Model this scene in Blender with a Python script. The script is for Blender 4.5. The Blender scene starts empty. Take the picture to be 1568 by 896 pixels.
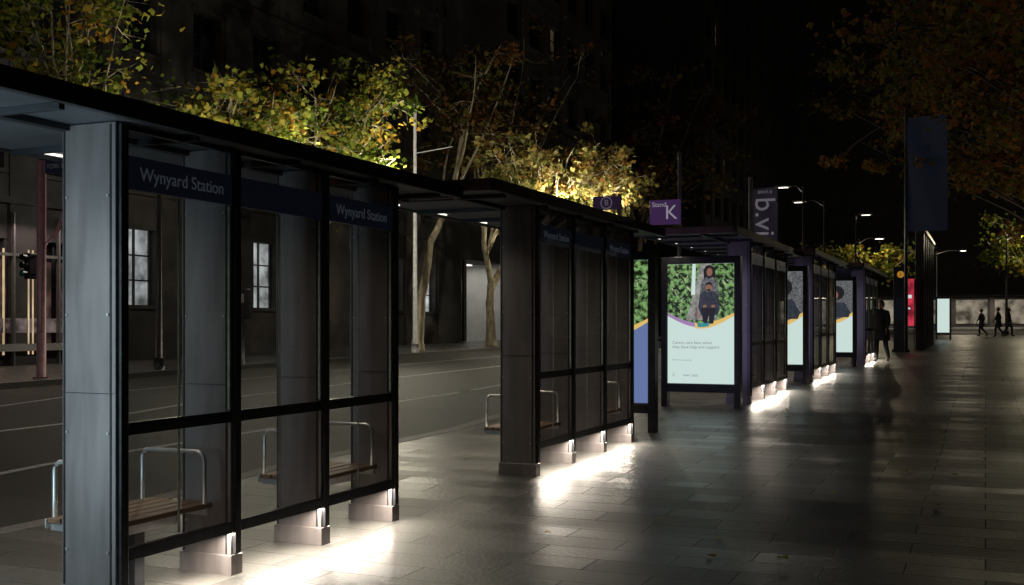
import bpy, bmesh, math, random
from mathutils import Vector, Matrix
random.seed(7)
scene=bpy.context.scene
R=math.radians

# ------------------------------------------------------------------ helpers
GP=[(-60,0),(7.5,0),(9,.06),(13,.09),(16,.23),(19,.26),(22,.32),(30,.40),(75,.75),(150,1.2),(420,3)]
def g(y):
    for (a,b),(c,d) in zip(GP,GP[1:]):
        if y<=c: return b+(d-b)*(max(y,a)-a)/(c-a)
    return 3
def coll(o):
    scene.collection.objects.link(o); return o
def empty(name,loc=(0,0,0)):
    o=bpy.data.objects.new(name,None); o.empty_display_size=.2; coll(o); return o
def mk(name,verts,faces,mat,parent=None,smooth=False):
    me=bpy.data.meshes.new(name); me.from_pydata(verts,[],faces); me.update()
    if smooth:
        me.polygons.foreach_set('use_smooth',[True]*len(me.polygons))
    if mat: me.materials.append(mat)
    o=bpy.data.objects.new(name,me); coll(o)
    if parent: o.parent=parent
    return o
def boxes(name,L,mat,parent=None,bevel=0):
    V=[];F=[]
    for (x0,x1,y0,y1,z0,z1) in L:
        x0,x1=min(x0,x1),max(x0,x1); y0,y1=min(y0,y1),max(y0,y1)
        b=len(V)
        V+=[(x0,y0,z0),(x1,y0,z0),(x1,y1,z0),(x0,y1,z0),(x0,y0,z1),(x1,y0,z1),(x1,y1,z1),(x0,y1,z1)]
        F+=[tuple(b+i for i in f) for f in ((0,3,2,1),(4,5,6,7),(0,1,5,4),(1,2,6,5),(2,3,7,6),(3,0,4,7))]
    o=mk(name,V,F,mat,parent)
    if bevel:
        m=o.modifiers.new('bevel','BEVEL'); m.width=bevel; m.segments=2; m.limit_method='ANGLE'
    return o
def panes(name,L,mat,parent):
    V=[];F=[]
    for (x,y0,y1,z0,z1) in L:
        b=len(V); V+=[(x,y0,z0),(x,y1,z0),(x,y1,z1),(x,y0,z1)]; F.append((b,b+1,b+2,b+3))
    return mk(name,V,F,mat,parent)
def tube_geo(pts,rad,seg,V,F,cap=True):
    pts=[Vector(p) for p in pts]; n=len(pts)
    if not hasattr(rad,'__len__'): rad=[rad]*n
    b=len(V); ref=Vector((0.31,0.17,1)).normalized()
    for i,p in enumerate(pts):
        t=(pts[min(i+1,n-1)]-pts[max(i-1,0)]).normalized()
        if abs(t.dot(ref))>.97: rr=Vector((1,0.1,0))
        else: rr=ref
        a=t.cross(rr).normalized(); c=t.cross(a).normalized()
        for k in range(seg):
            an=2*math.pi*k/seg
            V.append(tuple(p+(a*math.cos(an)+c*math.sin(an))*rad[i]))
    for i in range(n-1):
        for k in range(seg):
            k2=(k+1)%seg
            F.append((b+i*seg+k,b+i*seg+k2,b+(i+1)*seg+k2,b+(i+1)*seg+k))
    if cap:
        F.append(tuple(b+k for k in range(seg))); F.append(tuple(b+(n-1)*seg+k for k in reversed(range(seg))))
def tubes(name,L,mat,parent=None,seg=10):
    V=[];F=[]
    for pts,rad in L: tube_geo(pts,rad,seg,V,F)
    return mk(name,V,F,mat,parent,smooth=True)

# ------------------------------------------------------------------ materials
def nm(name):
    m=bpy.data.materials.new(name); m.use_nodes=True; nt=m.node_tree
    return m,nt,nt.nodes['Principled BSDF'],nt.nodes,nt.links
def pm(name,col,rough=.5,metal=0,var=.25,scale=8,bump=0,stretch=(1,1,1),spec=.5):
    m,nt,p,N,Lk=nm(name)
    p.inputs['Metallic'].default_value=metal
    p.inputs['Specular IOR Level'].default_value=spec
    geo=N.new('ShaderNodeNewGeometry'); mp=N.new('ShaderNodeMapping'); mp.inputs['Scale'].default_value=stretch
    Lk.new(geo.outputs['Position'],mp.inputs['Vector'])
    no=N.new('ShaderNodeTexNoise'); no.inputs['Scale'].default_value=scale; no.inputs['Detail'].default_value=5
    Lk.new(mp.outputs[0],no.inputs['Vector'])
    cr=N.new('ShaderNodeValToRGB'); cr.color_ramp.elements[0].position=.3; cr.color_ramp.elements[1].position=.7
    a=[c*(1-var) for c in col]; b=[min(1,c*(1+var)) for c in col]
    cr.color_ramp.elements[0].color=(*a,1); cr.color_ramp.elements[1].color=(*b,1)
    Lk.new(no.outputs['Fac'],cr.inputs[0]); Lk.new(cr.outputs[0],p.inputs['Base Color'])
    mr=N.new('ShaderNodeMapRange'); mr.inputs['To Min'].default_value=max(.03,rough*.8); mr.inputs['To Max'].default_value=min(1,rough*1.2)
    Lk.new(no.outputs['Fac'],mr.inputs['Value']); Lk.new(mr.outputs[0],p.inputs['Roughness'])
    if bump:
        bp=N.new('ShaderNodeBump'); bp.inputs['Strength'].default_value=bump; bp.inputs['Distance'].default_value=.01
        Lk.new(no.outputs['Fac'],bp.inputs['Height']); Lk.new(bp.outputs[0],p.inputs['Normal'])
    return m
def em(name,col,st=1,var=0,scale=3,rng=(.35,.65)):
    m,nt,p,N,Lk=nm(name)
    p.inputs['Base Color'].default_value=(.02,.02,.02,1); p.inputs['Roughness'].default_value=.3
    p.inputs['Emission Strength'].default_value=st
    p.inputs['Emission Color'].default_value=(*col,1)
    if var:
        geo=N.new('ShaderNodeNewGeometry'); no=N.new('ShaderNodeTexNoise'); no.inputs['Scale'].default_value=scale; no.inputs['Detail'].default_value=5
        Lk.new(geo.outputs['Position'],no.inputs['Vector'])
        cr=N.new('ShaderNodeValToRGB'); cr.color_ramp.elements[0].position=rng[0]; cr.color_ramp.elements[1].position=rng[1]
        cr.color_ramp.elements[0].color=(*[c*(1-var) for c in col],1); cr.color_ramp.elements[1].color=(*col,1)
        Lk.new(no.outputs['Fac'],cr.inputs[0]); Lk.new(cr.outputs[0],p.inputs['Emission Color'])
    return m
def glass(name,tint=(.8,.85,.84),rough=.02,base=.10):
    m=bpy.data.materials.new(name); m.use_nodes=True; nt=m.node_tree; N=nt.nodes; Lk=nt.links
    N.remove(N['Principled BSDF']); out=N['Material Output']
    t=N.new('ShaderNodeBsdfTransparent'); t.inputs[0].default_value=(*tint,1)
    gl=N.new('ShaderNodeBsdfGlossy'); gl.inputs['Roughness'].default_value=rough
    lw=N.new('ShaderNodeLayerWeight'); lw.inputs[0].default_value=.5
    pw=N.new('ShaderNodeMath'); pw.operation='POWER'; pw.inputs[1].default_value=3.2; Lk.new(lw.outputs['Facing'],pw.inputs[0])
    mr=N.new('ShaderNodeMapRange'); mr.inputs['To Min'].default_value=base; mr.inputs['To Max'].default_value=.85; Lk.new(pw.outputs[0],mr.inputs['Value'])
    df=N.new('ShaderNodeBsdfDiffuse'); df.inputs[0].default_value=(.34,.23,.23,1)
    geo=N.new('ShaderNodeNewGeometry'); no=N.new('ShaderNodeTexNoise'); no.inputs['Scale'].default_value=2.5; no.inputs['Detail'].default_value=6; Lk.new(geo.outputs['Position'],no.inputs['Vector'])
    m2=N.new('ShaderNodeMapRange'); m2.inputs['From Min'].default_value=.3; m2.inputs['From Max'].default_value=.75; m2.inputs['To Min'].default_value=.04; m2.inputs['To Max'].default_value=.18; Lk.new(no.outputs['Fac'],m2.inputs['Value'])
    md=N.new('ShaderNodeMixShader'); Lk.new(m2.outputs[0],md.inputs[0]); Lk.new(t.outputs[0],md.inputs[1]); Lk.new(df.outputs[0],md.inputs[2])
    mx=N.new('ShaderNodeMixShader'); Lk.new(mr.outputs[0],mx.inputs[0]); Lk.new(md.outputs[0],mx.inputs[1]); Lk.new(gl.outputs[0],mx.inputs[2]); Lk.new(mx.outputs[0],out.inputs[0])
    return m
def glowmat(name,base,e,st,rough=.4):
    m=pm(name,base,rough,0,.1,4); p=m.node_tree.nodes['Principled BSDF']; p.inputs['Emission Color'].default_value=(*e,1); p.inputs['Emission Strength'].default_value=st; return m

M_pillar=pm('brushed_dark_steel',(.25,.225,.225),.40,.45,.15,3,stretch=(5,5,.7))
M_frame=pm('black_powdercoat',(.035,.036,.042),.32,.3,.3,10)
M_roof=pm('roof_charcoal',(.035,.038,.045),.5,.2,.3,4)
M_roofend=pm('roof_end_maroon',(.16,.09,.10),.5,.2,.3,4)
M_soffit=pm('soffit_grey',(.12,.13,.145),.5,.2,.2,3)
M_header=glowmat('header_navy',(.010,.014,.026),(.012,.016,.030),.12)  # faint glow in the colour lifts the navy; no lamp behind
M_text=pm('text_offwhite',(.42,.45,.5),.5,0,.05,3)
M_textH=glowmat('header_text_glow',(.075,.08,.10),(.30,.36,.46),.06)  # glow put into the lettering for want of light; nothing behind it
M_glass=glass('clear_glass',(.74,.75,.75))
M_glassdk=glass('tinted_glass',(.45,.42,.42))
M_glassedge=pm('glass_edge',(.45,.6,.55),.2,0,.2,20)
M_wood=pm('bench_timber',(.19,.11,.065),.5,0,.4,30,stretch=(1,.08,1),bump=.2)
M_steel=pm('stainless_steel',(.6,.6,.6),.3,.6,.1,20)
M_led=em('led_white',(1,.93,.82),1.6)
M_kerb=pm('granite_kerb',(.2,.19,.18),.6,0,.3,25,bump=.3)
M_line=pm('road_paint',(.8,.8,.75),.6,0,.35,14,bump=.2)
M_bark=pm('plane_bark',(.42,.36,.25),.8,0,.55,2.2,bump=.6,stretch=(3,3,1))
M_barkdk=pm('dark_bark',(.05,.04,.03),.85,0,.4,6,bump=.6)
M_pole=pm('grey_pole',(.16,.16,.17),.4,.4,.2,10)
M_pale=pm('pale_pole',(.5,.5,.52),.5,0,.2,10)
M_pink=pm('pole_pink_grey',(.50,.27,.32),.45,.1,.2,10)
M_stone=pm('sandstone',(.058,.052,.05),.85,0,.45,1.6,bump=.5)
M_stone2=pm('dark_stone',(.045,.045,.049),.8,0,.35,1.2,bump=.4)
M_white=pm('lobby_wall',(.6,.6,.58),.6,0,.08,2)
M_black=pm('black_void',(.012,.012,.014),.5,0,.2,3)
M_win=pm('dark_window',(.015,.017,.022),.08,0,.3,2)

def paver_mat():
    m,nt,p,N,Lk=nm('granite_pavers')
    geo=N.new('ShaderNodeNewGeometry')
    br=N.new('ShaderNodeTexBrick'); br.inputs['Scale'].default_value=1; br.inputs['Brick Width'].default_value=.88; br.inputs['Row Height'].default_value=.31
    br.inputs['Mortar Size'].default_value=.005; br.inputs['Mortar Smooth'].default_value=.4; br.inputs['Bias'].default_value=0
    br.inputs['Color1'].default_value=(0,0,0,1); br.inputs['Color2'].default_value=(1,1,1,1); br.inputs['Mortar'].default_value=(.5,.5,.5,1)
    Lk.new(geo.outputs['Position'],br.inputs['Vector'])
    no=N.new('ShaderNodeTexNoise'); no.inputs['Scale'].default_value=34; no.inputs['Detail'].default_value=6
    Lk.new(geo.outputs['Position'],no.inputs['Vector'])
    n2=N.new('ShaderNodeTexNoise'); n2.inputs['Scale'].default_value=1.3; n2.inputs['Detail'].default_value=8; n2.inputs['Roughness'].default_value=.7
    Lk.new(geo.outputs['Position'],n2.inputs['Vector'])
    bw=N.new('ShaderNodeRGBToBW'); Lk.new(br.outputs['Color'],bw.inputs[0])
    def ma(op,a,b):
        x=N.new('ShaderNodeMath'); x.operation=op
        for i,v in enumerate((a,b)):
            if isinstance(v,(int,float)): x.inputs[i].default_value=v
            else: Lk.new(v,x.inputs[i])
        return x.outputs[0]
    val=ma('ADD',ma('MULTIPLY',bw.outputs[0],.30),ma('ADD',ma('MULTIPLY',no.outputs['Fac'],.45),ma('MULTIPLY',n2.outputs['Fac'],.55)))
    cr=N.new('ShaderNodeValToRGB'); e=cr.color_ramp.elements
    e[0].position=.35; e[0].color=(.048,.047,.046,1); e[1].position=1.0; e[1].color=(.15,.145,.135,1)
    Lk.new(val,cr.inputs[0])
    mx=N.new('ShaderNodeMix'); mx.data_type='RGBA'; Lk.new(ma('MULTIPLY',br.outputs['Fac'],.7),mx.inputs['Factor']); Lk.new(cr.outputs[0],mx.inputs['A']); mx.inputs['B'].default_value=(.02,.02,.019,1)
    Lk.new(mx.outputs['Result'],p.inputs['Base Color'])
    ro=ma('ADD',.235,ma('ADD',ma('MULTIPLY',bw.outputs[0],.15),ma('MULTIPLY',n2.outputs['Fac'],.16)))
    ro=ma('ADD',ro,ma('MULTIPLY',br.outputs['Fac'],.3))
    Lk.new(ro,p.inputs['Roughness'])
    h=ma('ADD',ma('MULTIPLY',br.outputs['Fac'],-.7),ma('ADD',ma('MULTIPLY',no.outputs['Fac'],.7),ma('MULTIPLY',bw.outputs[0],.5)))
    bp=N.new('ShaderNodeBump'); bp.inputs['Strength'].default_value=.7; bp.inputs['Distance'].default_value=.008
    Lk.new(h,bp.inputs['Height']); Lk.new(bp.outputs[0],p.inputs['Normal'])
    return m
M_pave=paver_mat()
M_asph=pm('asphalt',(.045,.043,.041),.6,0,.4,60,bump=.6)
M_ground=pm('ground_dark',(.05,.05,.05),.8,0,.3,.5)

# ------------------------------------------------------------------ ground sheets
YB=sorted(set([-60,-20,0]+[a for a,_ in GP if a>0]))
def sheet(name,x0,x1,dz,mat,yb=None,parent=None):
    yb=yb or YB; V=[];F=[]
    for y in yb: V+=[(x0,y,g(y)+dz),(x1,y,g(y)+dz)]
    for i in range(len(yb)-1): F.append((2*i,2*i+1,2*i+3,2*i+2))
    return mk(name,V,F,mat,parent)
sheet('ground',-300,300,-.2,M_ground)
sheet('road',-18.6,-6.45,-.12,M_asph)
sheet('pavement',-6.25,17,0,M_pave)
sheet('far_pavement',-24.6,-18.8,0,M_pave)
def kerb(name,x0,x1):
    V=[];F=[]
    for y in YB:
        V+=[(x0,y,g(y)-.19),(x0,y,g(y)+.004),(x1,y,g(y)+.004),(x1,y,g(y)-.19)]
    for i in range(len(YB)-1):
        b=4*i
        for k in range(3): F.append((b+k,b+k+1,b+k+5,b+k+4))
    mk(name,V,F,M_kerb)
kerb('kerb',-6.45,-6.25); kerb('kerb',-18.8,-18.6)
def clipY(a,b): return [a]+[y for y in YB if a<y<b]+[b]
mark=empty('road_markings')
for a,b in [(-10,-7),(-4,-1),(2,5),(6.5,13.2),(16.3,19.2),(19.8,25),(29,32),(36,39),(43,46),(50,53),(57,60)]:
    sheet('lane_dash',-9.37,-9.23,-.116,M_line,clipY(a,b),mark)
sheet('lane_line',-12.73,-12.59,-.116,M_line,clipY(-30,66),mark)
sheet('lane_line_b',-15.8,-15.72,-.116,M_line,clipY(-30,66),mark)
sheet('cross_street',-60,60,.004,M_asph,[78,92])

def text(s,size,loc,rot,mat,parent,name='lettering',align='CENTER',ext=.001):
    cu=bpy.data.curves.new(name,'FONT'); cu.body=s; cu.size=size; cu.align_x=align; cu.align_y='CENTER'; cu.extrude=ext
    cu.materials.append(mat); o=bpy.data.objects.new(name,cu); coll(o); o.location=loc; o.rotation_euler=rot
    if parent: o.parent=parent
    return o

# ------------------------------------------------------------------ shelters
def area(name,loc,sx,sy,power,col,rot=(0,0,0),parent=None,spread=math.pi):
    l=bpy.data.lights.new(name,'AREA'); l.shape='RECTANGLE'; l.size=sx; l.size_y=sy; l.energy=power; l.color=col; l.spread=spread
    o=bpy.data.objects.new(name,l); coll(o); o.location=loc; o.rotation_euler=rot
    if parent: o.parent=parent
    return o
def hoop(x0,x1,y,z0,z1,r=.05):
    pts=[(x0,y,z0),(x0,y,z1-r)]
    for k in range(1,5):
        a=math.pi-k*math.pi/8; pts.append((x0+r+r*math.cos(a),y,z1-r+r*math.sin(a)))
    for k in range(0,5):
        a=math.pi/2-k*math.pi/8; pts.append((x1-r+r*math.cos(a),y,z1-r+r*math.sin(a)))
    pts.append((x1,y,z0)); return pts
def shelter(P,d,ry0,ry1,texts=(0,2),low=10,top=8,detail=True,roofz=0):
    z=g(P[0]-.05); S=empty('bus_shelter'); xf=-d
    th=.085
    pil=[];strip=[];pl=[];mul=[];bolts=[]
    for p in P:
        pil.append((xf-.35,xf,p-th,p,z+.10,z+2.47))
        pl.append((xf-.362,xf+.012,p-th-.012,p+.012,z-.05,z+.115))
        for xx in (xf-.335,xf-.030):
            strip.append((xx-.005,xx+.005,p-th-.004,p-th+.002,z+.12,z+2.46))
        mul.append((xf+.001,xf+.022,p-th+.018,p-.014,z+.12,z+2.465))
        strip.append((xf-.345,xf-.005,p-th-.003,p-th+.002,z+1.10,z+1.103)) 
        if detail:
            for zz in (.3,.9,1.5,2.1):
                for xx in (xf-.318,xf-.048): bolts.append((xx-.006,xx+.006,p-th-.006,p-th,z+zz-.006,z+zz+.006))
    boxes('pillars',pil,M_pillar,S,.004); boxes('plinths',pl,M_pillar,S,.004)
    boxes('pillar_seams',strip,M_frame,S); boxes('mullions',mul,M_frame,S,.003)
    if bolts: boxes('bolts',bolts,M_steel,S)
    rails=[];hd=[];gl=[];ge=[]
    for i,(a,b) in enumerate(zip(P,P[1:])):
        y0=a+.001;y1=b-th-.001
        rails.append((xf-.03,xf+.012,y0,y1,z+.245,z+.31))
        rails.append((xf-.026,xf+.008,y0,y1,z+.885,z+.95))
        rails.append((xf-.026,xf+.008,y0,y1,z+2.44,z+2.468))
        hd.append((xf-.022,xf+.010,y0,y1,z+2.14,z+2.31))
        for (za,zb) in ((.312,.883),(.952,2.138),(2.312,2.438)): gl.append((xf-.008,y0+.01,y1-.01,z+za,z+zb))
        ge.append((xf-.016,xf+.0,y1-.009,y1-.003,z+.96,z+2.13))
        ge.append((xf-.030,xf-.020,y0+(y1-y0)*.5-.004,y0+(y1-y0)*.5+.004,z+.32,z+2.13))
        if i in texts:
            text('Wynyard Station',.10,(xf+.0115,(y0+y1)/2,z+2.222),(R(90),0,R(90)),M_textH,S,'station_name')
    boxes('rails',rails,M_frame,S,.003); boxes('header_boards',hd,M_header,S)
    panes('glass_panels',gl,M_glass,S); boxes('glass_edges',ge,M_glassedge,S)
    x0=xf-1.29; x1=xf+.165; zr=z+roofz
    boxes('roof_slab',[(x0+.05,x1-.05,ry0+.05,ry1-.05,zr+2.475,zr+2.54)],M_soffit,S)
    boxes('fascia',[(x1-.048,x1,ry0,ry1,zr+2.462,zr+2.56),(x0,x0+.048,ry0,ry1,zr+2.462,zr+2.56)],M_roof,S,.004)
    boxes('fascia_end',[(x0+.05,x1-.05,ry0+.001,ry0+.048,zr+2.464,zr+2.562),(x0+.05,x1-.05,ry1-.048,ry1-.001,zr+2.464,zr+2.562)],M_roofend,S,.003)
    boxes('roof_top',[(x0+.1,x1-.1,ry0+.1,ry1-.1,zr+2.541,zr+2.575)],M_roof,S)
    jo=[];y=ry0+.35
    while y<ry1-.2:
        jo.append((x0+.06,x1-.06,y,y+.035,zr+2.44,zr+2.474)); y+=.96
    jo.append((xf-.36,xf-.30,ry0+.06,ry1-.06,zr+2.442,zr+2.4735))
    boxes('roof_joists',jo,M_roof,S,.002)
    led=[];y=ry0+.5
    while y<ry1-.4:
        led.append((x0+.16,x0+.178,y,y+.26,zr+2.462,zr+2.4745)); y+=.96
    boxes('roof_downlights',led,M_led,S)
    area('downlight_beam',(x0+.3,(ry0+ry1)/2,zr+2.43),.1,(ry1-ry0)*.85,top,(1,.88,.70),(0,0,0),S,R(140))
    area('low_led_light',(xf-.004,(P[0]+P[-1])/2-.04,z+.238),.035,(P[-1]-P[0])*.97,low,(1,.89,.74),(0,R(-16),0),S)
    for i in (0,2):
        if i+1>=len(P): continue
        y0=P[i]+.02; y1=P[i+1]-th-.05; sl=[]
        for k in range(5):
            xs=xf-.09-k*.096; sl.append((xs-.086,xs,y0,y1,z+.395,z+.425))
        boxes('seat_slats',sl,M_wood,S,.005)
        boxes('seat_frame',[(xf-.57,xf-.56,y0-.01,y1+.01,z+.37,z+.42),(xf-.56,xf-.09,y0+.02,y0+.05,z+.355,z+.394),(xf-.56,xf-.09,y1-.05,y1-.02,z+.355,z+.394),(xf-.34,xf-.28,y0+.051,y1-.051,z+.30,z+.354)],M_steel,S,.003)
        boxes('seat_post',[(xf-.34,xf-.28,(y0+y1)/2-.04,(y0+y1)/2+.04,z-.02,z+.30)],M_frame,S,.004)
        tubes('armrests',[(hoop(xf-.55,xf-.10,y0+.04,z+.42,z+.72),.013),(hoop(xf-.55,xf-.10,y1-.06,z+.42,z+.72),.013)],M_steel,S)
    return S
shelter([4.428,5.353,6.30,7.242],4.015,1.6,8.04,low=44,top=24)
shelter([9.47,10.43,11.42,12.42],3.772,8.10,13.25,low=44,top=30)
shelter([16.94,18.03,19.13,20.22],3.277,15.1,21.3,low=46,top=20)
shelter([22.37,23.5,24.7,25.9],3.114,21.5,27.4,low=40,top=16,detail=False)
shelter([30.4,31.6,32.8,34.0],2.9,28.4,35.4,low=40,top=16,detail=False)

# ------------------------------------------------------------------ advertising panels
E_white=em('ad_white',(.55,.68,.64),1.05)
E_green=em('ad_foliage',(.20,.38,.13),1.0,.96,16,(.42,.60))
E_green2=em('ad_foliage_light',(.45,.58,.32),1.0,.8,30,(.4,.6))
E_path=em('ad_path',(.42,.42,.38),.8,.6,14)
E_dark=em('ad_dark',(.02,.02,.025),.6)
E_skin=em('ad_skin',(.36,.17,.10),.8,.35,40)
E_grey=em('ad_grey',(.20,.21,.22),.8,.7,30)
E_denim=em('ad_denim',(.05,.06,.08),.8,.6,30)
E_yel=em('ad_yellow',(.72,.48,.14),1)
E_pur=em('ad_purple',(.35,.20,.42),1)
E_teal=em('ad_teal',(.03,.25,.28),1)
E_red=em('ad_flower',(.6,.04,.04),.8)
E_blue=em('ad_blue',(.14,.20,.42),.85)
E_lt=em('ad_textgrey',(.22,.26,.28),.8)
E_back=em('ad_back',(.50,.46,.85),.7)
def ad(x0,x1,y,gz,sz0=.36,sz1=2.16,style='care',fr=.09):
    A=empty('advertising_panel'); z=g(y) if gz is None else gz
    zb=z+sz0; zt=z+sz1
    boxes('frame',[(x0-fr,x0,y,y+.16,z-.02,zt+.1),(x1,x1+fr,y,y+.16,z-.02,zt+.1),(x0+.001,x1-.001,y+.001,y+.159,zt,zt+.099),(x0+.001,x1-.001,y+.001,y+.159,zb-.12,zb)],M_frame,A,.004)
    boxes('screen_body',[(x0+.002,x1-.002,y+.03,y+.13,zb+.002,zt-.002)],M_frame,A)
    W=x1-x0; H=zt-zb; lay=[y+.028]
    def P(pts,mat,name):
        lay[0]-=.0006
        V=[(x0+u*W,lay[0],zb+v*H) for u,v in pts]
        return mk(name,V,[tuple(range(len(V)))],mat,A)
    def ell(cx,cy,rx,ry,mat,name,n=24):
        P([(cx+rx*math.cos(2*math.pi*k/n),cy+ry*math.sin(2*math.pi*k/n)) for k in range(n)],mat,name)
    base=E_blue if style=='blue' else E_white
    P([(0.005,0.004),(.995,0.004),(.995,.996),(.005,.996)],base,'screen')
    def low(v0,dip):
        return [(0.005+ .99*k/24, v0-dip*math.sin(math.pi*k/24)) for k in range(25)]
    if style in('care','blue'):
        P(low(.565,.095)+[(.995,.99),(.005,.99)],E_pur,'band_purple')
        P([(u,v) for u,v in low(.565,.105) if u>.4]+[(.995,.7),(.4,.7)],E_yel,'band_yellow')
        P([(u,v+.002) for u,v in low(.565,.095) if .42<u<.66]+[(.66,.6),(.42,.6)],E_teal,'band_teal')
        P(low(.590,.085)+[(.995,.995),(.005,.995)],E_green,'photo_garden')
        P([(.28,.53),(.75,.53),(.7,.8),(.66,.995),(.5,.995),(.42,.8)],E_path,'photo_path')
        P([(.36,.74),(.42,.74),(.43,.995),(.38,.995)],E_white,'photo_sky')
        rnd=random.Random(3)
        for k in range(70):
            cx=rnd.choice([rnd.uniform(.03,.36),rnd.uniform(.72,.97)]); cy=rnd.uniform(.6,.97)
            a=rnd.uniform(0,3.14); l=rnd.uniform(.03,.09); w=l*.22
            ca,sa=math.cos(a),math.sin(a)
            pts=[(cx+l*ca,cy+l*sa*.55),(cx-w*sa,cy+w*ca*.55),(cx-l*ca,cy-l*sa*.55),(cx+w*sa,cy-w*ca*.55)]
            pts=[(min(.99,max(.01,u)),min(.99,v)) for u,v in pts]
            P(pts,rnd.choice([E_green,E_dark,E_green2,E_dark]),'photo_leaf')
        for k in range(5): ell(rnd.uniform(.42,.5),rnd.uniform(.55,.6),.012,.008,E_red,'photo_flower',n=8)
        P([(.56,.87),(.555,.94),(.59,.975),(.65,.985),(.71,.965),(.735,.92),(.73,.86),(.74,.82),(.66,.84),(.55,.82)],E_dark,'photo_hair')
        ell(.645,.925,.043,.034,E_skin,'photo_face')
        P([(.53,.86),(.60,.885),(.645,.87),(.69,.885),(.76,.86),(.79,.72),(.74,.68),(.54,.68),(.50,.73)],E_grey,'photo_coat')
        P([(.50,.74),(.57,.77),(.635,.76),(.70,.77),(.78,.73),(.80,.62),(.76,.57),(.52,.57),(.48,.63)],E_denim,'photo_shirt')
        ell(.635,.80,.045,.036,E_skin,'photo_face_man')
        P([(.585,.81),(.59,.835),(.635,.845),(.68,.835),(.685,.81),(.66,.822),(.61,.822)],E_dark,'photo_hair_man')
        P([(.605,.785),(.665,.785),(.65,.766),(.62,.766)],E_dark,'photo_beard')
        P([(.52,.63),(.74,.63),(.72,.56),(.70,.50),(.64,.50),(.635,.57),(.6,.50),(.55,.51)],E_dark,'photo_trousers')
        P([(.44,.64),(.455,.64),(.47,.58),(.465,.52),(.44,.53),(.43,.58)],E_grey,'photo_wheel')
        ell(.575,.645,.03,.012,E_skin,'photo_hand'); ell(.70,.645,.03,.012,E_skin,'photo_hand')
        if style=='care':
            lay[0]-=.001
            text('Carers care best when\nthey have help and support',.062*W/.97,(x0+.09*W,lay[0],zb+.325*H),(R(90),0,0),E_lt,A,'ad_copy','LEFT',.0002)
            text('Find more at carers.org',.03,(x0+.09*W,lay[0],zb+.20*H),(R(90),0,0),E_lt,A,'ad_small','LEFT',.0002)
            text('C       nsw | aus',.06,(x0+.09*W,lay[0],zb+.075*H),(R(90),0,0),E_lt,A,'ad_logo','LEFT',.0002)
    elif style=='man':
        P(low(.52,.12)+[(.995,.70),(.005,.70)],E_yel,'band_yellow')
        P(low(.56,.11)+[(.995,.995),(.005,.995)],E_grey,'photo_room')
        ell(.6,.83,.2,.10,E_dark,'photo_hair'); ell(.52,.80,.13,.075,E_skin,'photo_face')
        P([(.15,.55),(.3,.70),(.8,.70),(.95,.56),(.9,.49),(.2,.49)],E_denim,'photo_shirt')
    V=[(x0+.01,y+.134,zb+.01),(x1-.01,y+.134,zb+.01),(x1-.01,y+.134,zt-.01),(x0+.01,y+.134,zt-.01)]
    mk('back_screen',V,[(0,3,2,1)],E_back,A)
    return A
E_near=em('ad_near_white',(.66,.90,1.0),5.4)
A0=ad(-5.15,-4.15,2.6,0,style='plain')
V=[(-5.14,2.74,.38),(-4.16,2.74,.38),(-4.16,2.74,2.14),(-5.14,2.74,2.14)]
mk('lit_face',V,[(0,3,2,1)],E_near,A0)
ad(-4.86,-3.86,13.35,g(13.3),style='blue')
ad(-4.36,-3.36,16.1,g(16.1),sz0=.34,sz1=2.12)
ad(-4.22,-3.22,21.75,g(21.7),style='man')
ad(-4.06,-3.06,28.9,g(28.9),style='man')
ad(-2.35,-1.75,63,g(63),style='plain')

# ------------------------------------------------------------------ trees
def leafmat(name,cols,trans=.4):
    m,nt,p,N,Lk=nm(name)
    N.remove(p)
    at=N.new('ShaderNodeAttribute'); at.attribute_name='rnd'
    cr=N.new('ShaderNodeValToRGB')
    e=cr.color_ramp.elements
    while len(e)<len(cols): e.new(.5)
    for i,c in enumerate(cols): e[i].position=i/(len(cols)-1); e[i].color=(*c,1)
    Lk.new(at.outputs['Fac'],cr.inputs[0])
    df=N.new('ShaderNodeBsdfDiffuse'); Lk.new(cr.outputs[0],df.inputs[0])
    tr=N.new('ShaderNodeBsdfTranslucent'); Lk.new(cr.outputs[0],tr.inputs[0])
    mx=N.new('ShaderNodeMixShader'); mx.inputs[0].default_value=trans
    Lk.new(df.outputs[0],mx.inputs[1]); Lk.new(tr.outputs[0],mx.inputs[2]); Lk.new(mx.outputs[0],N['Material Output'].inputs[0])
    return m
L_yg=leafmat('leaves_yellow_green',[(.05,.09,.015),(.12,.17,.03),(.26,.30,.05),(.44,.38,.07),(.38,.20,.03)],.3)
L_au=leafmat('leaves_autumn',[(.08,.10,.03),(.34,.34,.10),(.52,.48,.18),(.42,.27,.08),(.20,.10,.03)],.3)
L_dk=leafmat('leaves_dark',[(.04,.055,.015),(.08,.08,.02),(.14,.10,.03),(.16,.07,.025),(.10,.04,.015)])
LEAF=[(0,-.5),(.32,-.28),(.5,.02),(.22,.1),(.12,.52),(-.14,.42),(-.26,.12),(-.5,.1),(-.3,-.26)]
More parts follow.
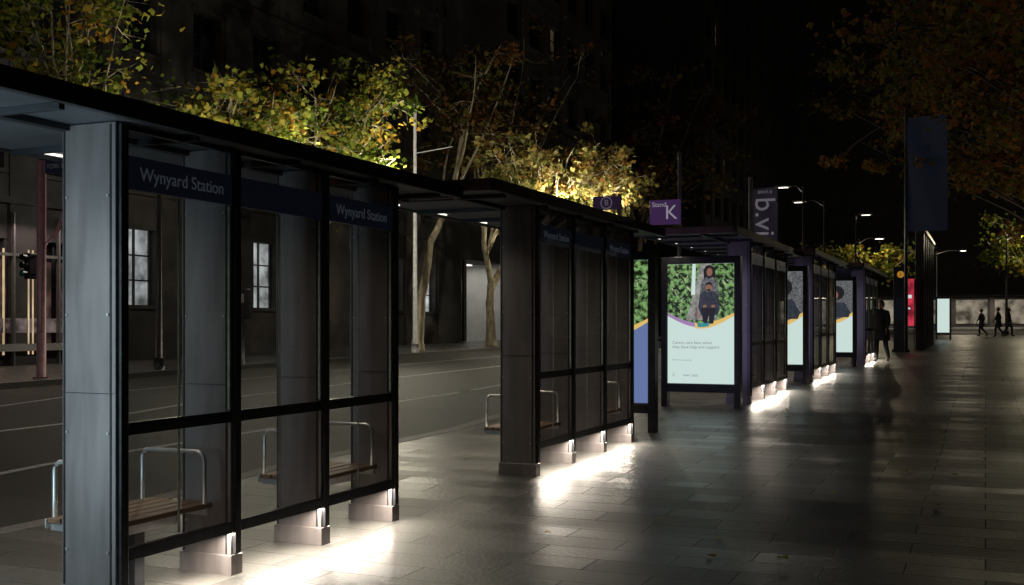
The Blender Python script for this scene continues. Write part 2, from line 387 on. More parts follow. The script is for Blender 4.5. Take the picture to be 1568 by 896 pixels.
def leaves(name,clumps,size,mat,parent,seed):
    rnd=random.Random(seed); V=[];F=[];A=[]
    for (c,rad,n,tone) in clumps:
        for _ in range(n):
            dx,dy,dz=(rnd.gauss(0,.5) for _ in range(3))
            p=c+Vector((dx*rad,dy*rad,dz*rad*.6))
            s=size*rnd.uniform(.5,1.15)
            m=Matrix.Rotation(rnd.uniform(0,6.28),3,'Z')@Matrix.Rotation(rnd.gauss(.9,.6),3,'X')@Matrix.Rotation(rnd.uniform(0,6.28),3,'Z')
            b=len(V)
            for (u,v) in LEAF:
                w=-.18*abs(u)
                V.append(tuple(p+m@Vector((u*s,v*s,w*s))))
            F.append(tuple(range(b,b+len(LEAF)))); A.append(min(1,max(0,tone+rnd.gauss(0,.22))))
    o=mk(name,V,F,mat,parent)
    a=o.data.attributes.new('rnd','FLOAT','FACE'); a.data.foreach_set('value',A)
    return o
def tree(name,trunk,tr,cc,cr,ncl,per,size,lmat,bark,seed,crad=(.5,1.0)):
    rnd=random.Random(seed); T=empty(name)
    tp=[Vector(p) for p in trunk]
    L=[]
    pts=[];rad=[]
    nseg=len(tp)-1
    for i in range(nseg):
        for k in range(5):
            f=k/5; p=tp[i].lerp(tp[i+1],f)+Vector((rnd.gauss(0,.02),rnd.gauss(0,.02),0)); pts.append(p)
    pts.append(tp[-1]); n=len(pts)
    for i in range(n):
        f=i/(n-1); rad.append(tr*(1-.62*f)*(1+.35*max(0,1-i/2.0)))
    L.append((pts,rad))
    cc=Vector(cc); cl=[]; nl=max(4,ncl//6)
    limbs=[]
    for i in range(nl):
        d=Vector((rnd.gauss(0,1),rnd.gauss(0,1),rnd.uniform(-.35,.9))).normalized()
        end=cc+Vector((d.x*cr[0]*.75,d.y*cr[1]*.75,d.z*cr[2]*.8))
        st=pts[int(n*rnd.uniform(.6,.98))]
        mid=st.lerp(end,.5)+Vector((rnd.gauss(0,.3),rnd.gauss(0,.3),rnd.uniform(-.2,.5)))
        lp=[]
        for k in range(9):
            t=k/8; q=st*(1-t)**2+mid*2*t*(1-t)+end*t*t
            lp.append(q+Vector((rnd.gauss(0,.04),rnd.gauss(0,.04),rnd.gauss(0,.04)))*(1 if k else 0))
        r0=tr*.30
        L.append((lp,[r0*(1-.85*k/8) for k in range(9)])); limbs.append(lp)
    for i in range(ncl):
        lp=rnd.choice(limbs); q=lp[rnd.randint(3,8)]
        d=Vector((rnd.gauss(0,1),rnd.gauss(0,1),rnd.gauss(.1,.8))).normalized()
        c=q+Vector((d.x*cr[0],d.y*cr[1],d.z*cr[2]))*rnd.uniform(.15,.42)
        tw=[q,q.lerp(c,.5)+Vector((0,0,rnd.uniform(-.1,.25))),c,c+(c-q)*.3]
        L.append((tw,[tr*.07,tr*.05,tr*.03,tr*.015]))
        for j in range(3):
            e=c+Vector((rnd.gauss(0,.4),rnd.gauss(0,.4),rnd.gauss(0,.3)))
            L.append(([tw[1],e],[tr*.03,tr*.01]))
        cl.append((c,rnd.uniform(*crad),int(per*rnd.uniform(.4,1.5)),rnd.gauss(.5,.2)))
    tubes('trunk_and_limbs',L,bark,T,seg=6)
    leaves('foliage',cl,size,lmat,T,seed+1)
    return T
def up(x,y,z): return (x,y,z+g(y))
sm=(.35,.75)
tree('plane_tree',[up(-20,20.7,-.05),up(-20,20.6,2.5),up(-19.8,20.3,5.5)],.16,(-19.6,18.8,9.0),(2.4,2.6,1.9),70,42,.21,L_yg,M_bark,11,sm)
tree('plane_tree',[up(-20,24.9,-.05),up(-19.9,24.9,2.5),up(-19.8,25.2,4.8)],.15,(-19.5,26.0,7.3),(2.0,2.6,1.4),76,34,.21,L_yg,M_bark,12,sm)
tree('plane_tree',[up(-20,30.0,-.05),up(-20.1,30.0,2.5),up(-20,29.9,4.8)],.17,(-19.4,31.2,7.7),(2.3,3.6,2.4),170,40,.21,L_yg,M_bark,13,sm)
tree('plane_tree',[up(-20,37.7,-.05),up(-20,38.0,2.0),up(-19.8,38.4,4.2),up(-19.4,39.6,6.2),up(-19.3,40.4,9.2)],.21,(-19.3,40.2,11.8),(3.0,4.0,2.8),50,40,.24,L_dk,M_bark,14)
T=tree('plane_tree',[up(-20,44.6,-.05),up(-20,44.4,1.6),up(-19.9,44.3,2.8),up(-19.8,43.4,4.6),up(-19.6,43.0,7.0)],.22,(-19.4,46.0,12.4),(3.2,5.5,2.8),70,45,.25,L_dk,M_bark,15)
tubes('fork_limb',[([up(-19.98,44.35,2.3),up(-19.8,44.7,3.0),up(-19.6,45.3,3.9),up(-19.5,45.6,5.2),up(-19.3,46.6,7.5)],[.15,.14,.12,.1,.06])],M_bark,T)
tree('plane_tree',[up(-19.6,50,-.05),up(-19.6,49.9,3),up(-19.2,49.3,5.5)],.22,(-17.8,46.8,8.0),(3.2,9.0,2.5),290,40,.26,L_au,M_bark,16,sm)
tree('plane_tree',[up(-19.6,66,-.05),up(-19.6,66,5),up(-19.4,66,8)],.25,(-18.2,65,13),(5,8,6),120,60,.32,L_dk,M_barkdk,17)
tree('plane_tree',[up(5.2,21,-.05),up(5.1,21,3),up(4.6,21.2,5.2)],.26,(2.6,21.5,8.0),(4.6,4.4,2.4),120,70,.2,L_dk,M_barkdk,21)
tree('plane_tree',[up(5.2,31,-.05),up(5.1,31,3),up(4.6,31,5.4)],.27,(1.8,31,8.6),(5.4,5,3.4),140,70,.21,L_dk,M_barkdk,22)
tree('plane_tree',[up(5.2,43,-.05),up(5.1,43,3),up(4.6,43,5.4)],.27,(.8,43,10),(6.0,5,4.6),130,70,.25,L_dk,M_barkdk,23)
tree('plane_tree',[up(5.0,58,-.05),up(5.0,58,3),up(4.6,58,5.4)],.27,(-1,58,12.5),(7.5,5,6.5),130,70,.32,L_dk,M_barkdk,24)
tree('plane_tree',[up(3.5,78,-.05),up(3.5,78,2.5),up(3.4,78,4)],.25,(2.4,78,6.2),(3.6,3,2.6),90,50,.28,L_yg,M_bark,25)
tree('plane_tree',[up(-6.9,74,-.05),up(-6.9,74,2.5),up(-6.9,74,4)],.22,(-7,74,6.0),(3.8,3,1.3),46,50,.26,L_yg,M_bark,26)
rl=random.Random(5); cl=[]
for k in range(150):
    x=rl.uniform(-6,6); y=rl.uniform(3,30); cl.append((x,y))
for k in range(160): cl.append((rl.uniform(-6.9,-6.5),rl.uniform(4,60)))
for k in range(260): cl.append((rl.choice([rl.uniform(-18.6,-18.2),rl.uniform(-20.5,-18.9)]),rl.uniform(10,60)))
V=[];F=[];A=[]
for (x,y) in cl:
    s=rl.uniform(.04,.09)*(1.5 if x<-10 else 1); a=rl.uniform(0,6.28); b=len(V); zz=g(y)-(.12 if -18.6<x<-6.45 else 0)
    for (u,v) in LEAF:
        V.append((x+s*(u*math.cos(a)-v*math.sin(a)),y+s*(u*math.sin(a)+v*math.cos(a)),zz+.008+abs(u)*s*.4))
    F.append(tuple(range(b,b+len(LEAF)))); A.append(rl.random())
o=mk('fallen_leaves',V,F,L_au); a=o.data.attributes.new('rnd','FLOAT','FACE'); a.data.foreach_set('value',A)

# ------------------------------------------------------------------ buildings
E_w1=em('window_lit_cool',(.62,.66,.66),1.1,.85,1.6)
E_w2=em('window_lit_warm',(.7,.5,.28),.08,.85,1.2)
def building(name,x,sg,y0,y1,bay,winw,storeys,wall,lit={},depth=10,z0=None,top=1.2):
    B=empty(name); z=g((y0+y1)/2) if z0 is None else z0
    n=int(round((y1-y0)/bay)); bay=(y1-y0)/n
    W=[];Fm=[];D=[];Lc=[];Lw=[];Tr=[]
    X=lambda a,b:(x-sg*a,x-sg*b)
    for si,(fl,sill,head,ceil) in enumerate(storeys):
        wall_t=.45
        W.append((*X(0,wall_t),y0,y1,z+fl,z+sill)); W.append((*X(0,wall_t),y0,y1,z+head,z+ceil))
        for i in range(n+1):
            a=y0+i*bay-(bay-winw)/2; b=a+(bay-winw)
            a=max(a,y0); b=min(b,y1)
            W.append((*X(0,wall_t),a,b,z+sill+.0005,z+head-.0005))
            if si==0: W.append((*X(-.12,-.001),a+.1 if i else a,b-.1,z-.1,z+ceil-.05))
            else: W.append((*X(-.06,-.001),a+.15,b-.15 if b-a>.5 else b,z+fl,z+ceil-.1))
        for i in range(n):
            a=y0+i*bay+(bay-winw)/2; b=a+winw
            Tr.append((*X(-.10,.25),a-.08,b+.08,z+sill-.12,z+sill+.004))
            Tr.append((*X(-.05,.02),a-.06,b+.06,z+head-.004,z+head+.16))
            k=(si,i); tgt=D
            v=lit.get(k,0)
            if v==1: tgt=Lc
            if v==2: tgt=Lw
            tgt.append((*X(.34,.36),a,b,z+sill,z+head))
            h=head-sill
            for f in (.5,): Fm.append((*X(.27,.335),a+winw*f-.035,a+winw*f+.035,z+sill+.005,z+head-.001))
            for f in (.33,.66): Fm.append((*X(.28,.336),a,b,z+sill+h*f-.025,z+sill+h*f+.025))
            Fm.append((*X(.26,.337),a,a+.07,z+sill+.006,z+head-.002)); Fm.append((*X(.26,.337),b-.07,b,z+sill+.006,z+head-.002))
        Tr.append((*X(-.16,-.0015),y0,y1,z+ceil-.04,z+ceil+.14))
    H=storeys[-1][3]
    W.append((*X(.46,depth),y0,y1,z-.1,z+H)); W.append((*X(0,.45),y0,y1,z+H+.001,z+H+top))
    Tr.append((*X(-.5,-.002),y0,y1,z+H+top-.35,z+H+top+.05))
    boxes('walls',W,wall,B); boxes('trim',Tr,wall,B); boxes('window_frames',Fm,M_frame,B); boxes('windows',D,M_win,B)
    if Lc: boxes('windows_lit',Lc,E_w1,B)
    if Lw: boxes('windows_warm',Lw,E_w2,B)
    return B
def st(n,h,first=(0,1.7,4.1,5.2)):
    L=[first]; c=first[3]
    for i in range(n): L.append((c,c+.9,c+h-.7,c+h)); c+=h
    return L
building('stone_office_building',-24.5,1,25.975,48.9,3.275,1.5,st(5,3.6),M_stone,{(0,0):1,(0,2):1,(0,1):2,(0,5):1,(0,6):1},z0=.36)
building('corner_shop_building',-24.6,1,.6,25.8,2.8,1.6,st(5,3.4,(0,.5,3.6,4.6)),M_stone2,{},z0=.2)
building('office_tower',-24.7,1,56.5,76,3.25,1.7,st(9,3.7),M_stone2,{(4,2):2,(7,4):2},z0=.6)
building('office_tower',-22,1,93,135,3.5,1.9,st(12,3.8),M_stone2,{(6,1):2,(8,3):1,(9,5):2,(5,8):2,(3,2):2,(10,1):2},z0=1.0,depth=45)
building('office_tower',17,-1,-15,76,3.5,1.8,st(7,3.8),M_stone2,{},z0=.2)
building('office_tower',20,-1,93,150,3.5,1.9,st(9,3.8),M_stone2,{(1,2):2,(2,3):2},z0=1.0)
B=empty('lobby_entrance'); zz=g(53)
boxes('lobby_walls',[(-27.5,-27.3,50.8,56.5,zz-.1,zz+4.2),(-27.3,-24.5,56.3,56.49,zz-.1,zz+4.2),(-27.3,-24.5,50.81,50.95,zz-.1,zz+4.2)],M_white,B)
boxes('lobby_canopy',[(-30,-24.4,48.93,56.49,zz+4.2,zz+19),(-27.6,-24.45,48.93,50.80,zz-.1,zz+4.199)],M_stone2,B)
boxes('lobby_doors',[(-27.28,-27.2,52.6,53.5,zz,zz+2.7),(-27.28,-27.2,54.6,55.4,zz,zz+2.7),(-24.7,-24.4,51.0,51.3,zz,zz+4.19)],M_black,B)
boxes('lobby_light_fitting',[(-26.5,-26.2,51.5,55.8,zz+4.12,zz+4.18)],M_led,B)
area('lobby_light',(-26,53.6,zz+4.05),2,4,45,(1,.97,.9),(0,0,0),B)
B=empty('street_end_building'); zz=g(140)
boxes('block',[(-70,40,141,150,zz-.5,zz+60)],M_stone2,B)
E_sh=em('shopfront_glow',(.65,.56,.42),.40,.9,.9)
boxes('shopfronts',[(-20+i*4.2,-20+i*4.2+3.4,140.9,140.99,zz+.4,zz+3.2) for i in range(9)],E_sh,B)
boxes('shop_columns',[(-20.5+i*4.2,-20+i*4.2,140.6,140.999,zz,zz+4) for i in range(10)],M_stone,B)
boxes('awning',[(-21,19,138.6,140.8,zz+3.6,zz+3.85)],M_stone,B)
for xx in (-12,0,10): area('awning_light',(xx,138.8,zz+3.5),8,1,240,(1,.85,.65),(0,0,0),B)
B=empty('glass_shopfront')
zz=.32
boxes('shop_mullions',[(-24.45,-24.35,y,y+.06,zz,zz+4.2) for y in (16.1,17.7,19.3,20.9,22.5,24.1,25.6)]+[(-24.47,-24.37,16,25.7,zz+3.0,zz+3.08)],M_pole,B)
E_sl=em('shop_light_warm',(1,.72,.42),.75,.5,2)
boxes('shop_light_tubes',[(-24.5,-24.46,y,y+.04,zz+.3,zz+3.2) for y in (20.5,22.0,22.25,23.1,23.25,24.6)],E_sl,B)
E_int=em('shop_interior',(.24,.13,.11),.40,.92,1.6,(.4,.7))
boxes('shop_interior',[(-24.56,-24.54,y+.1,y+1.5,zz+.4,zz+2.9) for y in (19.3,20.9,22.5,24.1)],E_int,B)
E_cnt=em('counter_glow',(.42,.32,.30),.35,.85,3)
boxes('counter',[(-24.5,-24.3,19,25.5,zz+.4,zz+.6)],M_steel,B)
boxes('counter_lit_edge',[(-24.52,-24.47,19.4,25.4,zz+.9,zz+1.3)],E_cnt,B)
area('shop_glow',(-23.9,22.5,zz+3.9),.6,4,30,(1,.70,.62),(0,0,0),B)

# ------------------------------------------------------------------ street furniture
def lens_disc(name,c,r,mat,parent):
    V=[(c[0]+r*math.cos(a*math.pi/8),c[1],c[2]+r*math.sin(a*math.pi/8)) for a in range(16)]
    return mk(name,V,[tuple(range(16))],mat,parent)
E_r=em('signal_red',(1,.05,.03),4); E_g=em('signal_green',(.1,.8,.6),.25); E_or=em('icon_orange',(1,.45,.05),.35)
def signal(x,y,h,red=True,mat=M_pink,r=.1,head=2.9,side=-1,sc=1.0):
    S=empty('traffic_signal'); z=g(y)
    tubes('pole',[([(x,y,z-.02),(x,y,z+h)],r),([(x,y,z),(x,y,z+.05)],r*1.8)],mat,S,14)
    hx=x+side*.31
    boxes('signal_head',[(hx-.14*sc,hx+.14*sc,y-.12,y+.12,z+head-.5*sc,z+head+.45*sc)],M_frame,S,.02)
    boxes('bracket',[(hx,x,y-.03,y+.03,z+head+.3*sc,z+head+.36*sc),(hx,x,y-.03,y+.03,z+head-.36*sc,z+head-.3*sc)],M_frame,S)
    V=[];F=[]
    for zc in (.3*sc,0,-.3*sc):
        tube_geo([(hx,y-.12,z+head+zc),(hx,y-.26,z+head+zc)],.115*sc,12,V,F,False)
    mk('visors',V,F,M_frame,S)
    for k,zc in enumerate((.3*sc,0,-.3*sc)):
        lens_disc('lens',(hx,y-.125,z+head+zc),.1*sc,(E_r if (k==0 and red) else (E_g if (k==2 and not red) else M_black)),S)
    return S
s=signal(-19.1,18.4,4.8,False,head=2.5,sc=.6)
tubes('swan_arm',[([(-19.1,18.4,3.1),(-18.8,18.55,3.5),(-18.55,18.65,4.1)],.05)],M_pink,s)
boxes('street_sign',[(-18.95,-18.3,18.36,18.4,4.75,5.05)],M_header,s); text('YORK ST',.14,(-18.62,18.35,4.9),(R(90),0,0),M_text,s)
signal(-19.1,31.4,4.2,True,M_pole,.07,3.0,side=1)
S=empty('parking_meter'); z=g(25.6)
tubes('post',[([(-19.1,25.6,z),(-19.1,25.6,z+1.3)],.05)],M_pole,S)
boxes('meter_body',[(-19.3,-18.9,25.5,25.75,z+1.25,z+2.1)],M_frame,S,.04); boxes('meter_face',[(-19.22,-18.98,25.485,25.497,z+1.7,z+1.95)],M_steel,S)
M_purpleE=glowmat('sign_purple_glow',(.10,.05,.15),(.075,.03,.12),.4)  # glow in the plate colour stands in for light falling on it
M_purpleD=glowmat('sign_purple_dim',(.08,.045,.12),(.05,.025,.08),.16)
M_textE=glowmat('sign_text_glow',(.5,.5,.5),(.5,.46,.54),.42)  # lettering given its own glow so it shows in the dark
M_textD=glowmat('sign_text_dim',(.3,.3,.3),(.3,.26,.34),.25)  # weaker glow in the colour, for lettering no lamp reaches
def stand_sign(x,y,z0,z1,xa,xb,big,small,ptop,mp,mt):
    S=empty('bus_stand_sign'); z=g(y)
    tubes('pole',[([(x,y,z),(x,y,z+ptop)],.04)],M_pole,S)
    boxes('sign_plate',[(xa,xb,y-.10,y-.055,z+z0,z+z1)],mp,S,.01)
    boxes('brackets',[(xb-.12,xb-.04,y-.055,y,z+z0+.05,z+z0+.1),(xb-.12,xb-.04,y-.055,y,z+z1-.1,z+z1-.05)],M_pole,S)
    if big: text(big,(z1-z0)*.8,(xa+(xb-xa)*.7,y-.103,z+(z0+z1)/2-.02),(R(90),0,0),mt,S)
    if small: text(small,.14,(xa+.05,y-.103,z+z1-.1),(R(90),0,0),mt,S,'stand_word','LEFT')
    return S
stand_sign(-5.9,22.8,3.22,3.74,-6.52,-5.86,'K','Stand',4.75,M_purpleE,M_textE)
S=stand_sign(-5.95,18.8,3.22,3.46,-6.42,-5.90,'','',3.5,M_purpleD,M_textD)
V=[];F=[]; tube_geo([(-6.16+.10*math.cos(a*math.pi/10),18.69,g(18.8)+3.34+.10*math.sin(a*math.pi/10)) for a in range(21)],.010,6,V,F,False)
mk('ring',V,F,M_textD,S); text('B',.14,(-6.16,18.69,g(18.8)+3.34),(R(90),0,0),M_textD,S)
S=empty('street_banner'); y=33.1; z=g(y)
tubes('pole',[([(-6.42,y,z),(-6.42,y,z+5.4)],.06),([(-6.42,y,z+5.05),(-5.6,y,z+5.05)],.02),([(-6.42,y,z+3.5),(-5.6,y,z+3.5)],.02)],M_pole,S)
M_ban=glowmat('banner_cloth',(.05,.045,.07),(.02,.016,.028),.3,.9)  # cloth colour holds a slight glow in place of light
V=[];F=[]
for i in range(9):
    for j in range(7):
        V.append((-6.34+.72*j/6,y-.02+.03*math.sin(i*.8+j*.9),z+3.5+1.55*i/8))
for i in range(8):
    for j in range(6): F.append((i*7+j,i*7+j+1,i*7+j+8,i*7+j+7))
mk('cloth',V,F,M_ban,S,True)
text('b.vi',.85,(-6.0,y-.075,z+4.2),(R(90),R(90),0),M_textD,S); text('BIRDS &',.12,(-5.98,y-.07,z+4.93),(R(90),0,0),M_textD,S)
S=empty('tall_flag_banner'); y=41; z=g(y)
tubes('pole',[([(-2.55,y,z),(-2.55,y,z+8.5)],.06),([(-2.55,y,z+8.2),(-1.2,y,z+8.2)],.02)],M_frame,S)
V=[];F=[]
for i in range(25):
    for j in range(13): V.append((-2.5+1.3*j/12,y+.05*math.sin(i*.25+j*.5),z+4.2+4.0*i/24))
for i in range(24):
    for j in range(12): F.append((i*13+j,i*13+j+1,i*13+j+14,i*13+j+13))
M_blueb=glowmat('banner_blue',(.026,.032,.05),(.005,.007,.014),.4,.95)  # slight glow in the flag colour, in place of light
mk('cloth',V,F,M_blueb,S,True)
S=empty('wayfinding_totem'); y=41.2; z=g(y)
boxes('slab',[(-2.98,-2.5,y,y+.16,z,z+3.0)],M_frame,S,.01); boxes('base',[(-3.03,-2.45,y-.04,y+.2,z-.02,z+.09)],M_frame,S)
lens_disc('icon',(-2.74,y-.004,z+2.72),.12,E_or,S); text('i',.2,(-2.74,y-.006,z+2.72),(R(90),0,0),M_black,S)
boxes('map_panel',[(-2.92,-2.56,y-.006,y-.002,z+1.1,z+1.9)],M_header,S)
S=empty('station_entry_frame'); fr=[];gp=[]
for k in range(6):
    y=43+k*1.6; z=g(y); fr.append((-2.35,-2.05,y,y+.16,z-.02,z+4.3))
    if k<5: gp.append((-2.21,y+.17,y+1.59,z+.3,z+4.1))
fr.append((-2.4,-2.0,42.9,51.3,g(47)+4.3,g(47)+4.45))
boxes('posts',fr,M_frame,S,.01); panes('glazing',gp,M_glassdk,S)
boxes('red_screen',[(-2.9,-2.38,42.6,42.72,g(43)+.9,g(43)+2.6)],em('red_screen',(.8,.05,.10),.8,.75,3),S)
boxes('red_screen_post',[(-2.95,-2.9,42.6,42.75,g(43)-.02,g(43)+2.7),(-2.375,-2.36,42.6,42.75,g(43)-.02,g(43)+2.7)],M_frame,S)
boxes('red_screen_text',[(-2.8,-2.5,42.585,42.595,g(43)+1.5,g(43)+1.56),(-2.8,-2.6,42.585,42.595,g(43)+1.3,g(43)+1.36),(-2.8,-2.45,42.585,42.595,g(43)+1.9,g(43)+2.02)],E_white,S)
S=empty('kiosk_sign'); boxes('sign_box',[(-5.2,-4.4,29.5,29.6,g(29)+2.72,g(29)+2.98)],em('magenta_sign',(.5,.02,.14),.5,.3,3),S,.01); boxes('sign_legs',[(-5.1,-5.05,29.5,29.6,g(29),g(29)+2.72),(-4.55,-4.5,29.5,29.6,g(29),g(29)+2.72)],M_frame,S)

def lamp(x,y,h,arm,power,col=(1,.9,.72),vis=6,r=.07,mat=M_pole,dz=-.2):
    S=empty('street_lamp'); z=g(y)
    sg=1 if arm>0 else -1
    tubes('pole',[([(x,y,z-.02),(x,y,z+h*.5),(x,y,z+h)],[r*1.3,r,r*.7]),([(x,y,z+h-.25),(x+arm*.5,y,z+h+.05),(x+arm,y,z+h+.02)],r*.45),([(x,y,z),(x,y,z+.3)],r*2)],mat,S,12)
    boxes('lamp_head',[(x+arm-.1*sg,x+arm+.5*sg,y-.12,y+.12,z+h-.02,z+h+.07)],M_frame,S,.02)
    boxes('lamp_lens',[(x+arm,x+arm+.42*sg,y-.09,y+.09,z+h-.035,z+h-.021)],em('lamp_glow',col,vis),S)
    l=bpy.data.lights.new('lamp_light','POINT'); l.energy=power; l.color=col; l.shadow_soft_size=.12
    o=bpy.data.objects.new('lamp_light',l); coll(o); o.location=(x+arm+.2*sg,y,z+h+dz); o.parent=S
    return S
LC=(1,.92,.72)
lamp(-18.95,22.0,5.4,1.0,300,LC,dz=.3)  # these five: unseen lamps added behind shelter roofs to light the foliage
lamp(-18.95,27.2,5.3,1.1,320,LC,dz=.3)
lamp(-18.95,31.8,5.5,1.1,560,LC,dz=.3)
lamp(-18.95,43.6,5.6,2.4,620,LC,dz=.3)
lamp(-18.95,49.0,5.8,2.4,760,LC,dz=.3)
lamp(-18.6,8,8,1.6,330,(1,.9,.8))  # out-of-frame lamp added to brighten the road and lane paint
S=empty('catenary_pole'); z=g(35.6)
tubes('pole',[([(-19,35.6,z-.02),(-19,35.6,z+9.2)],[.09,.055]),([(-19,35.6,z+7.2),(-17.5,35.6,z+7.35)],.02),([(-19,35.6,z),(-19,35.6,z+.3)],.14)],M_pale,S)
lamp(-6.75,45.7,6.5,-.6,20,vis=3,mat=M_frame,r=.05)
lamp(-6.75,52,6.5,-.9,20,vis=3,mat=M_frame,r=.05)
lamp(-6.2,60,6.5,.3,20,vis=3,mat=M_frame,r=.05)
lamp(-7.2,71.5,6.0,1.0,160,(1,.85,.55),vis=9,mat=M_frame)
lamp(1.2,75.5,6.2,1.2,520,(1,.88,.6),vis=9,mat=M_frame)
lamp(6.5,100,7,-2,400,(1,.85,.6),vis=9)
lamp(-4,105,7,2,400,(1,.85,.6),vis=9)
def foliage_fill(x,y,tx,ty,tz,power,col=(1,.8,.58),ang=95):  # added spots at ground level, made up to lift dark tree crowns
    S=empty('foliage_fill_light'); z=g(y)
    V=[];F=[]; tube_geo([(x,y,z-.02),(x,y,z+.12)],.12,14,V,F); mk('fill_fitting',V,F,M_frame,S)
    l=bpy.data.lights.new('foliage_fill_beam','SPOT'); l.energy=power; l.color=col; l.spot_size=R(ang); l.spot_blend=.8; l.shadow_soft_size=.08
    o=bpy.data.objects.new('foliage_fill_beam',l); coll(o); o.location=(x,y,z+.2)
    o.rotation_euler=(Vector((tx,ty,tz))-o.location).to_track_quat('-Z','Y').to_euler(); o.parent=S
foliage_fill(5.0,19.5,3.2,21.5,8,330)
foliage_fill(4.6,29.5,2,31,9,420)
foliage_fill(4.6,41.5,1,43,10,520)
foliage_fill(4.6,56,0,58,12,620)
foliage_fill(-20.6,39,-19.4,41,11,90)
foliage_fill(-20.6,46,-19.4,46,11,90)
foliage_fill(-19,62,-18,65,13,520)

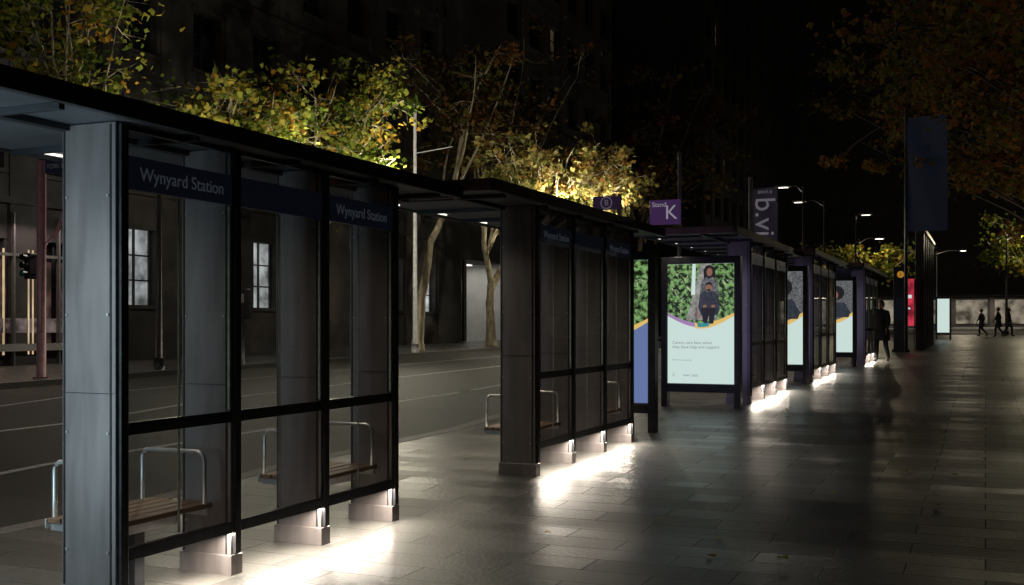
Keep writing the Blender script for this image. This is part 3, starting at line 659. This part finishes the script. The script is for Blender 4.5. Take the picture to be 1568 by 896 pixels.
# ------------------------------------------------------------------ people
M_cloth=pm('dark_clothing',(.02,.02,.024),.85,0,.3,20)
M_skin=pm('skin',(.35,.2,.14),.55,0,.1,20); M_hair=pm('hair',(.02,.014,.01),.7,0,.2,40)
def skin_chain(name,verts,edges,radii,mat,parent,root=0,sub=2):
    me=bpy.data.meshes.new(name); me.from_pydata(verts,edges,[]); me.update()
    o=bpy.data.objects.new(name,me); coll(o); o.parent=parent
    m=o.modifiers.new('skin','SKIN'); m.use_smooth_shade=True
    for i,rr in enumerate(radii): me.skin_vertices[0].data[i].radius=(rr,rr) if not isinstance(rr,tuple) else rr
    for i in range(len(verts)): me.skin_vertices[0].data[i].use_root=(i==root)
    s=o.modifiers.new('sub','SUBSURF'); s.levels=sub; s.render_levels=sub
    me.materials.append(mat); return o
def person(x,y,h,yaw,stride=.32,coat=True,cm=M_cloth):
    S=empty('pedestrian'); k=h/1.75
    V=[(0,0,.95),(0,.01,1.12),(0,.02,1.34),(0,.02,1.47),(0,.03,1.53),
       (.17,.02,1.42),(.23,-.08,1.15),(.21,.0,.92),(-.17,.02,1.42),(-.23,.10,1.15),(-.20,.24,.96),
       (.09,0,.90),(.11,stride*.6,.50),(.10,stride*.55,.09),(.10,stride*.55+.17,.04),
       (-.09,0,.90),(-.10,-stride*.15,.50),(-.10,-stride*1.2,.12),(-.10,-stride*1.2+.13,.04)]
    E=[(0,1),(1,2),(2,3),(3,4),(2,5),(5,6),(6,7),(2,8),(8,9),(9,10),(0,11),(11,12),(12,13),(13,14),(0,15),(15,16),(16,17),(17,18)]
    r=[(.17,.13),(.155,.12),(.185,.13),(.07,.07),(.055,.055),.075,.058,.042,.075,.058,.042,.11,.075,.055,.04,.11,.075,.055,.04]
    skin_chain('body',V,E,r,cm,S)
    if coat:
        Vc=[];F=[]
        rings=[(.62,.24,.20),(.8,.22,.17),(1.0,.20,.145),(1.2,.20,.14),(1.38,.20,.12)]
        for (z,a,b) in rings:
            for q in range(16):
                an=q*math.pi/8; Vc.append((a*math.cos(an),.01+b*math.sin(an),z))
        for i in range(4):
            for q in range(16): F.append((i*16+q,i*16+(q+1)%16,i*16+16+(q+1)%16,i*16+16+q))
        mk('coat',Vc,F,cm,S,True)
    bm=bmesh.new(); bmesh.ops.create_uvsphere(bm,u_segments=20,v_segments=14,radius=1)
    for v in bm.verts:
        v.co.x*=.077; v.co.y*=.095; v.co.z*=.118
        if v.co.z<-.03: v.co.x*=.85
        if v.co.y>.085 and abs(v.co.x)<.03 and -.04<v.co.z<.02: v.co.y+=.02
    me=bpy.data.meshes.new('head'); bm.to_mesh(me); bm.free(); me.materials.append(M_skin)
    for p in me.polygons: p.use_smooth=True
    o=bpy.data.objects.new('head',me); coll(o); o.location=(0,.04,1.64); o.parent=S
    bm=bmesh.new(); bmesh.ops.create_uvsphere(bm,u_segments=20,v_segments=14,radius=1)
    for v in bm.verts:
        v.co.x*=.088; v.co.y*=.105; v.co.z*=.12
        if v.co.y>.02 and v.co.z<.05: v.co.y=.02
    me=bpy.data.meshes.new('hair'); bm.to_mesh(me); bm.free(); me.materials.append(M_hair)
    o=bpy.data.objects.new('hair',me); coll(o); o.location=(0,.02,1.655); o.parent=S
    bm=[((.079,.03,1.63)),((-.079,.03,1.63))]
    tubes('ears',[([(a-.006,b,c-.03),(a+.006,b-.01,c),(a-.003,b,c+.03)],[.006,.012,.008]) for a,b,c in bm],M_skin,S,6)
    for sx,wx,wy,wz in ((1,.21,.0,.92),(-1,-.20,.24,.96)):
        hv=[(wx,wy,wz),(wx,wy+.01,wz-.07)]; he=[(0,1)]; hr=[.026,.03]
        for f in range(4):
            fx=wx+(f-1.5)*.019*.2; fy=wy+.01+(f-1.5)*.02; L=.07+[.0,.012,.01,-.008][f]
            i=len(hv); hv+=[(fx,fy,wz-.095),(fx-.004*sx,fy,wz-.095-L*.55),(fx-.018*sx,fy,wz-.095-L)]; he+=[(1,i),(i,i+1),(i+1,i+2)]; hr+=[.010,.009,.007]
        i=len(hv); hv+=[(wx-.012*sx,wy+.045,wz-.06),(wx-.018*sx,wy+.055,wz-.095)]; he+=[(0,i),(i,i+1)]; hr+=[.012,.009]
        skin_chain('hand',hv,he,hr,M_skin,S,0,1)
    S.location=(x,y,g(y)); S.rotation_euler=(0,0,yaw); S.scale=(k,k,k)
    return S
person(-2.62,32.0,1.68,R(170))
person(-2.95,33.2,1.72,R(185))
person(.7,70,1.72,R(80)); person(1.25,72,1.7,R(-80)); person(-.2,73,1.65,R(70))

# ------------------------------------------------------------------ sky / light / camera
w=bpy.data.worlds.new('World'); scene.world=w; w.use_nodes=True
N=w.node_tree.nodes; bg=N['Background']
sk=N.new('ShaderNodeTexSky'); sk.sky_type='NISHITA'; sk.sun_disc=False; sk.sun_elevation=R(8); sk.sun_rotation=R(150)
w.node_tree.links.new(sk.outputs[0],bg.inputs[0]); bg.inputs[1].default_value=.001
l=bpy.data.lights.new('night_fill_sun','SUN'); l.energy=.008; l.angle=R(.5); l.color=(1,.95,.9)  # dim fill added from right behind the camera; no visible source
o=bpy.data.objects.new('night_fill_sun',l); coll(o); o.rotation_euler=(R(45),0,R(60))
c=bpy.data.cameras.new('camera'); co=bpy.data.objects.new('camera',c); coll(co)
co.location=(0,0,1.45); co.rotation_euler=(R(90),0,math.atan(725/1700))
c.sensor_width=36; c.lens=36*1700/1568; c.shift_y=49/1568; c.clip_end=1500; c.clip_start=.05
scene.camera=co
scene.view_settings.view_transform='Standard'; scene.view_settings.look='None'; scene.view_settings.exposure=0
